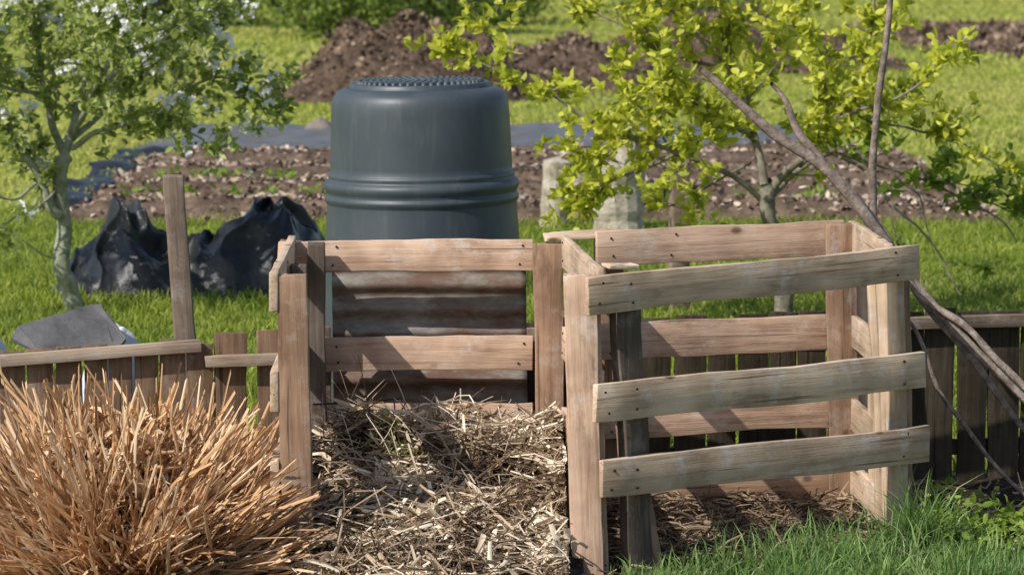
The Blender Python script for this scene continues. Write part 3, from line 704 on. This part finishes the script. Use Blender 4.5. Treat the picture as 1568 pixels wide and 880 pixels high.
# ------------------------------------------------------------------ cut reed clump
cl = empty("cut_reed_clump", (-1.10, 9.97, 0))
def core(x,y):
    r=math.hypot(x,y)/.33; return .35*math.sqrt(max(0,1-r*r))+.02*N3(x,y,0,12)-.01
grid_mesh("gap_shade_core",-.34,.34,-.34,.34,50,50,core,M_soil,cl)  # dark mound added inside the clump so gaps between stalks look shaded
P=[];D=[];L=[];W=[];RV=[]
def stalk(p,q,w,rv):
    P.append(tuple((p+q)/2)); D.append(tuple(q-p)); L.append((q-p).length); W.append(w); RV.append(rv)
for b in range(300):
    az=random.uniform(0,2*math.pi); th=math.radians(82)*math.sqrt(random.random())
    Ld=(.54*math.cos(th)+.345*math.sin(th))*random.uniform(.76,1.14)
    br=random.uniform(.02,.25)*(.35+math.sin(th)); p0=Vector((br*math.cos(az),br*math.sin(az),0))
    th2=th*.80
    dd=Vector((math.sin(th2)*math.cos(az),math.sin(th2)*math.sin(az),math.cos(th2)))
    dd=(dd+Vector((random.gauss(0,.22),random.gauss(0,.22),random.gauss(0,.05)))).normalized(); tone=random.gauss(0,.18)
    Ld*=(1-.20*math.sin(th))
    for s in range(random.randint(8,16)):
        d=(dd+Vector((random.gauss(0,.12),random.gauss(0,.12),random.gauss(0,.06)))).normalized()
        Lk=Ld*random.uniform(.66,1.0); q=p0+Vector((random.gauss(0,.028),random.gauss(0,.028),0))+d*Lk; q.z=max(.02,q.z)
        p=p0*.85+Vector((random.gauss(0,.04),random.gauss(0,.04),0))+d*Lk*random.uniform(.2,.6); p.z=max(.01,p.z)
        stalk(p,q,random.uniform(.004,.013),min(1,max(0,random.uniform(.25,.95)+tone)))
strips("stalks",P,D,np.array(L),np.array(W),M_reed,cl,np.array(RV),bend=.055,fold=.4,droop=.10)
def sheath(nm,n,L,W,rv,spread,f=(.6,1.02),up=0.0,mat=M_reed,droop=.2):
    az=R.uniform(0,2*np.pi,n); th=np.arccos(R.uniform(.05,1,n)); k=R.uniform(f[0],f[1],n)
    X=.36*np.sin(th)*np.cos(az)*k; Y=.36*np.sin(th)*np.sin(az)*k; Z=np.maximum(.02,.48*np.cos(th)*k)
    D=np.stack([np.sin(th)*np.cos(az),np.sin(th)*np.sin(az),np.cos(th)*.9-.1+up],1)+R.normal(size=(n,3))*spread
    strips(nm,np.stack([X,Y,Z],1),D,R.uniform(L[0],L[1],n),R.uniform(W[0],W[1],n),mat,cl,R.uniform(rv[0],rv[1],n),bend=.16,fold=.3,droop=droop)
sheath("leaf_sheaths",3400,(.05,.16),(.006,.016),(.15,.95),.55,(.55,1.0),.3)
sheath("ragged_ends",900,(.03,.09),(.009,.020),(.6,1),.8,(.8,1.04),.3)
sheath("dark_litter",2300,(.05,.13),(.003,.009),(0,.35),.9,(.5,.9))
sheath("floppy_blades",1100,(.12,.24),(.003,.006),(.25,1),.7,(.7,.98),.2,M_straw,.7)
n=2600; az=R.uniform(0,2*np.pi,n); rr=R.uniform(.16,.35,n)
blades("drooping_leaves",rr*np.cos(az),rr*np.sin(az),R.uniform(.02,.16,n),R.uniform(.08,.18,n),R.uniform(.003,.006,n),R.uniform(.6,1.3,n),M_straw,cl,rv=R.uniform(.1,.85,n),ang=az+R.normal(size=n)*.7)

# ------------------------------------------------------------------ tarp heap
def rid(x,y,z,s): return (1-abs(N3(x,y,z,s))*2.2)
def twarp(x,y):
    u=(x+1.56)/.68; v=(y-17.72)/.52
    e=max(0,1-abs(u)**3.5)**.55*max(0,1-abs(v)**2.2)**.6
    prof=.20+.20*math.exp(-((x+1.93+.1*v)/.17)**2)+.27*math.exp(-((x+1.12-.08*v)/.20)**2)
    a=rid(x,y,0,2.9); b=rid(x*1.4,y*.7,3,5.8); c=rid(x,y,9,14)
    z=e*(prof*(.62+.42*a)+.07*b*abs(b)+.013*c)+.01
    return (x+e*(.13*N3(x,y,5,3.6)+.03*N3(x,y,6,8)), y-e*(.25*a*N3(x,y,9,4)+.05*b), max(.012,z))
grid_mesh("black_plastic_tarp",-2.25,-.86,17.15,18.3,170,130,None,M_tarp,warp=twarp,smooth=False)
grid_mesh("black_plastic_tarp",-1.40,-.92,16.95,17.5,50,40,lambda x,y:.01+.06*abs(N3(x,y,1,7))+.01,M_tarp,warp=lambda x,y:(x+.10*N3(x,y,5,3), y+.10*N3(x,y,9,3)),smooth=False)

mound("white_plastic_bag", -1.73, 11.60, .17, .15, .545, M_bag, n=40, pw=.35, ns=7, amp=.12)
mound("white_plastic_bag", -1.30, 11.68, .14, .13, .535, M_bag, n=40, pw=.35, ns=7, amp=.12)
V=[(-1.605,11.50,.500),(-1.59,11.53,.535),(-1.50,11.60,.557),(-1.37,11.66,.590),(-1.335,11.66,.592),(-1.325,11.63,.575),(-1.31,11.63,.567),(-1.28,11.60,.532),(-1.245,11.56,.492),(-1.27,11.48,.462),(-1.5,11.44,.455)]
V=[(a,b-.06,c) for a,b,c in V]
me=bpy.data.meshes.new("slate_slab"); me.from_pydata(V,[],[tuple(range(len(V)))]); me.materials.append(M_slate)
o=bpy.data.objects.new("slate_slab",me); col.objects.link(o); s=o.modifiers.new("s",'SOLIDIFY'); s.thickness=.014

# ------------------------------------------------------------------ shrubs / hedge
def shrub(name, cx, cy, rx, ry, h, n, lf):
    P=[];t=TB(); root=empty(name,(cx,cy,0))
    nc=max(14,int(n/90)); C=[]
    for i in range(nc):
        a=random.uniform(0,2*math.pi); r=math.sqrt(random.random()); z=random.uniform(.1,1)*h
        s=math.sqrt(max(.15,1-(z/h)**2*.7)); c=Vector((rx*r*s*math.cos(a),ry*r*s*math.sin(a),z)); C.append(c)
        t.tube([Vector((c.x*.15,c.y*.15,0)),c*.55,c],[.03,.018,.006],5)
    for c in C:
        k=n//nc; g=R.normal(size=(k,3))*np.array([.22,.22,.17])*min(rx,1.3)
        P.append(g+np.array(c)); 
    P=np.concatenate(P); P[:,2]=np.abs(P[:,2]); m=len(P)
    t.make("stems",M_bark,root)
    leaves("foliage",P,R.normal(size=(m,3))+np.array([0,0,.4]),R.uniform(.6,1.3,m)*lf,R.uniform(.4,.7,m)*lf,M_shrub,root,R.uniform(0,1,m))
shrub("garden_shrub",-2.3,50,1.0,1.0,1.1,5000,.09)
shrub("garden_shrub",-1.2,52,1.1,1.0,1.2,5000,.09)
shrub("garden_shrub",-.2,56,.8,.8,.9,3000,.09)
shrub("garden_shrub",2.9,60,1.6,1.2,1.4,5000,.1)
shrub("garden_shrub",-5.5,55,2,1.5,1.8,7000,.1)
for i in range(9):
    shrub("hedge",-18+i*4.5,84+random.uniform(-1,1),2.8,1.6,2.6,4500,.2)

# ------------------------------------------------------------------ light, sky, camera
to_sun = Vector((-.60,-.46,.68)).normalized()
sd = bpy.data.lights.new("sun",'SUN'); sd.energy=5.0; sd.angle=math.radians(.5); sd.color=(1,.96,.89)
so = bpy.data.objects.new("sun",sd); so.rotation_euler=to_sun.to_track_quat('Z','Y').to_euler(); col.objects.link(so)
w=bpy.data.worlds.new("World"); sc.world=w; w.use_nodes=True; nt=w.node_tree
bg=nt.nodes["Background"]; sky=nt.nodes.new("ShaderNodeTexSky"); sky.sky_type='NISHITA'; sky.sun_disc=False
sky.sun_elevation=math.asin(to_sun.z); sky.sun_rotation=math.atan2(to_sun.x,to_sun.y)
nt.links.new(sky.outputs[0],bg.inputs[0]); bg.inputs[1].default_value=.14
cd=bpy.data.cameras.new("camera"); cam=bpy.data.objects.new("camera",cd); col.objects.link(cam); sc.camera=cam
cam.location=(0,0,1.9); cam.rotation_euler=(math.radians(90-6.12),0,0)
cd.sensor_width=36; cd.lens=126.3; cd.clip_end=1000; cd.clip_start=.1
cd.dof.use_dof=True; cd.dof.focus_distance=10.4; cd.dof.aperture_fstop=8.5
sc.view_settings.view_transform='Standard'; sc.view_settings.look='None'; sc.view_settings.exposure=0
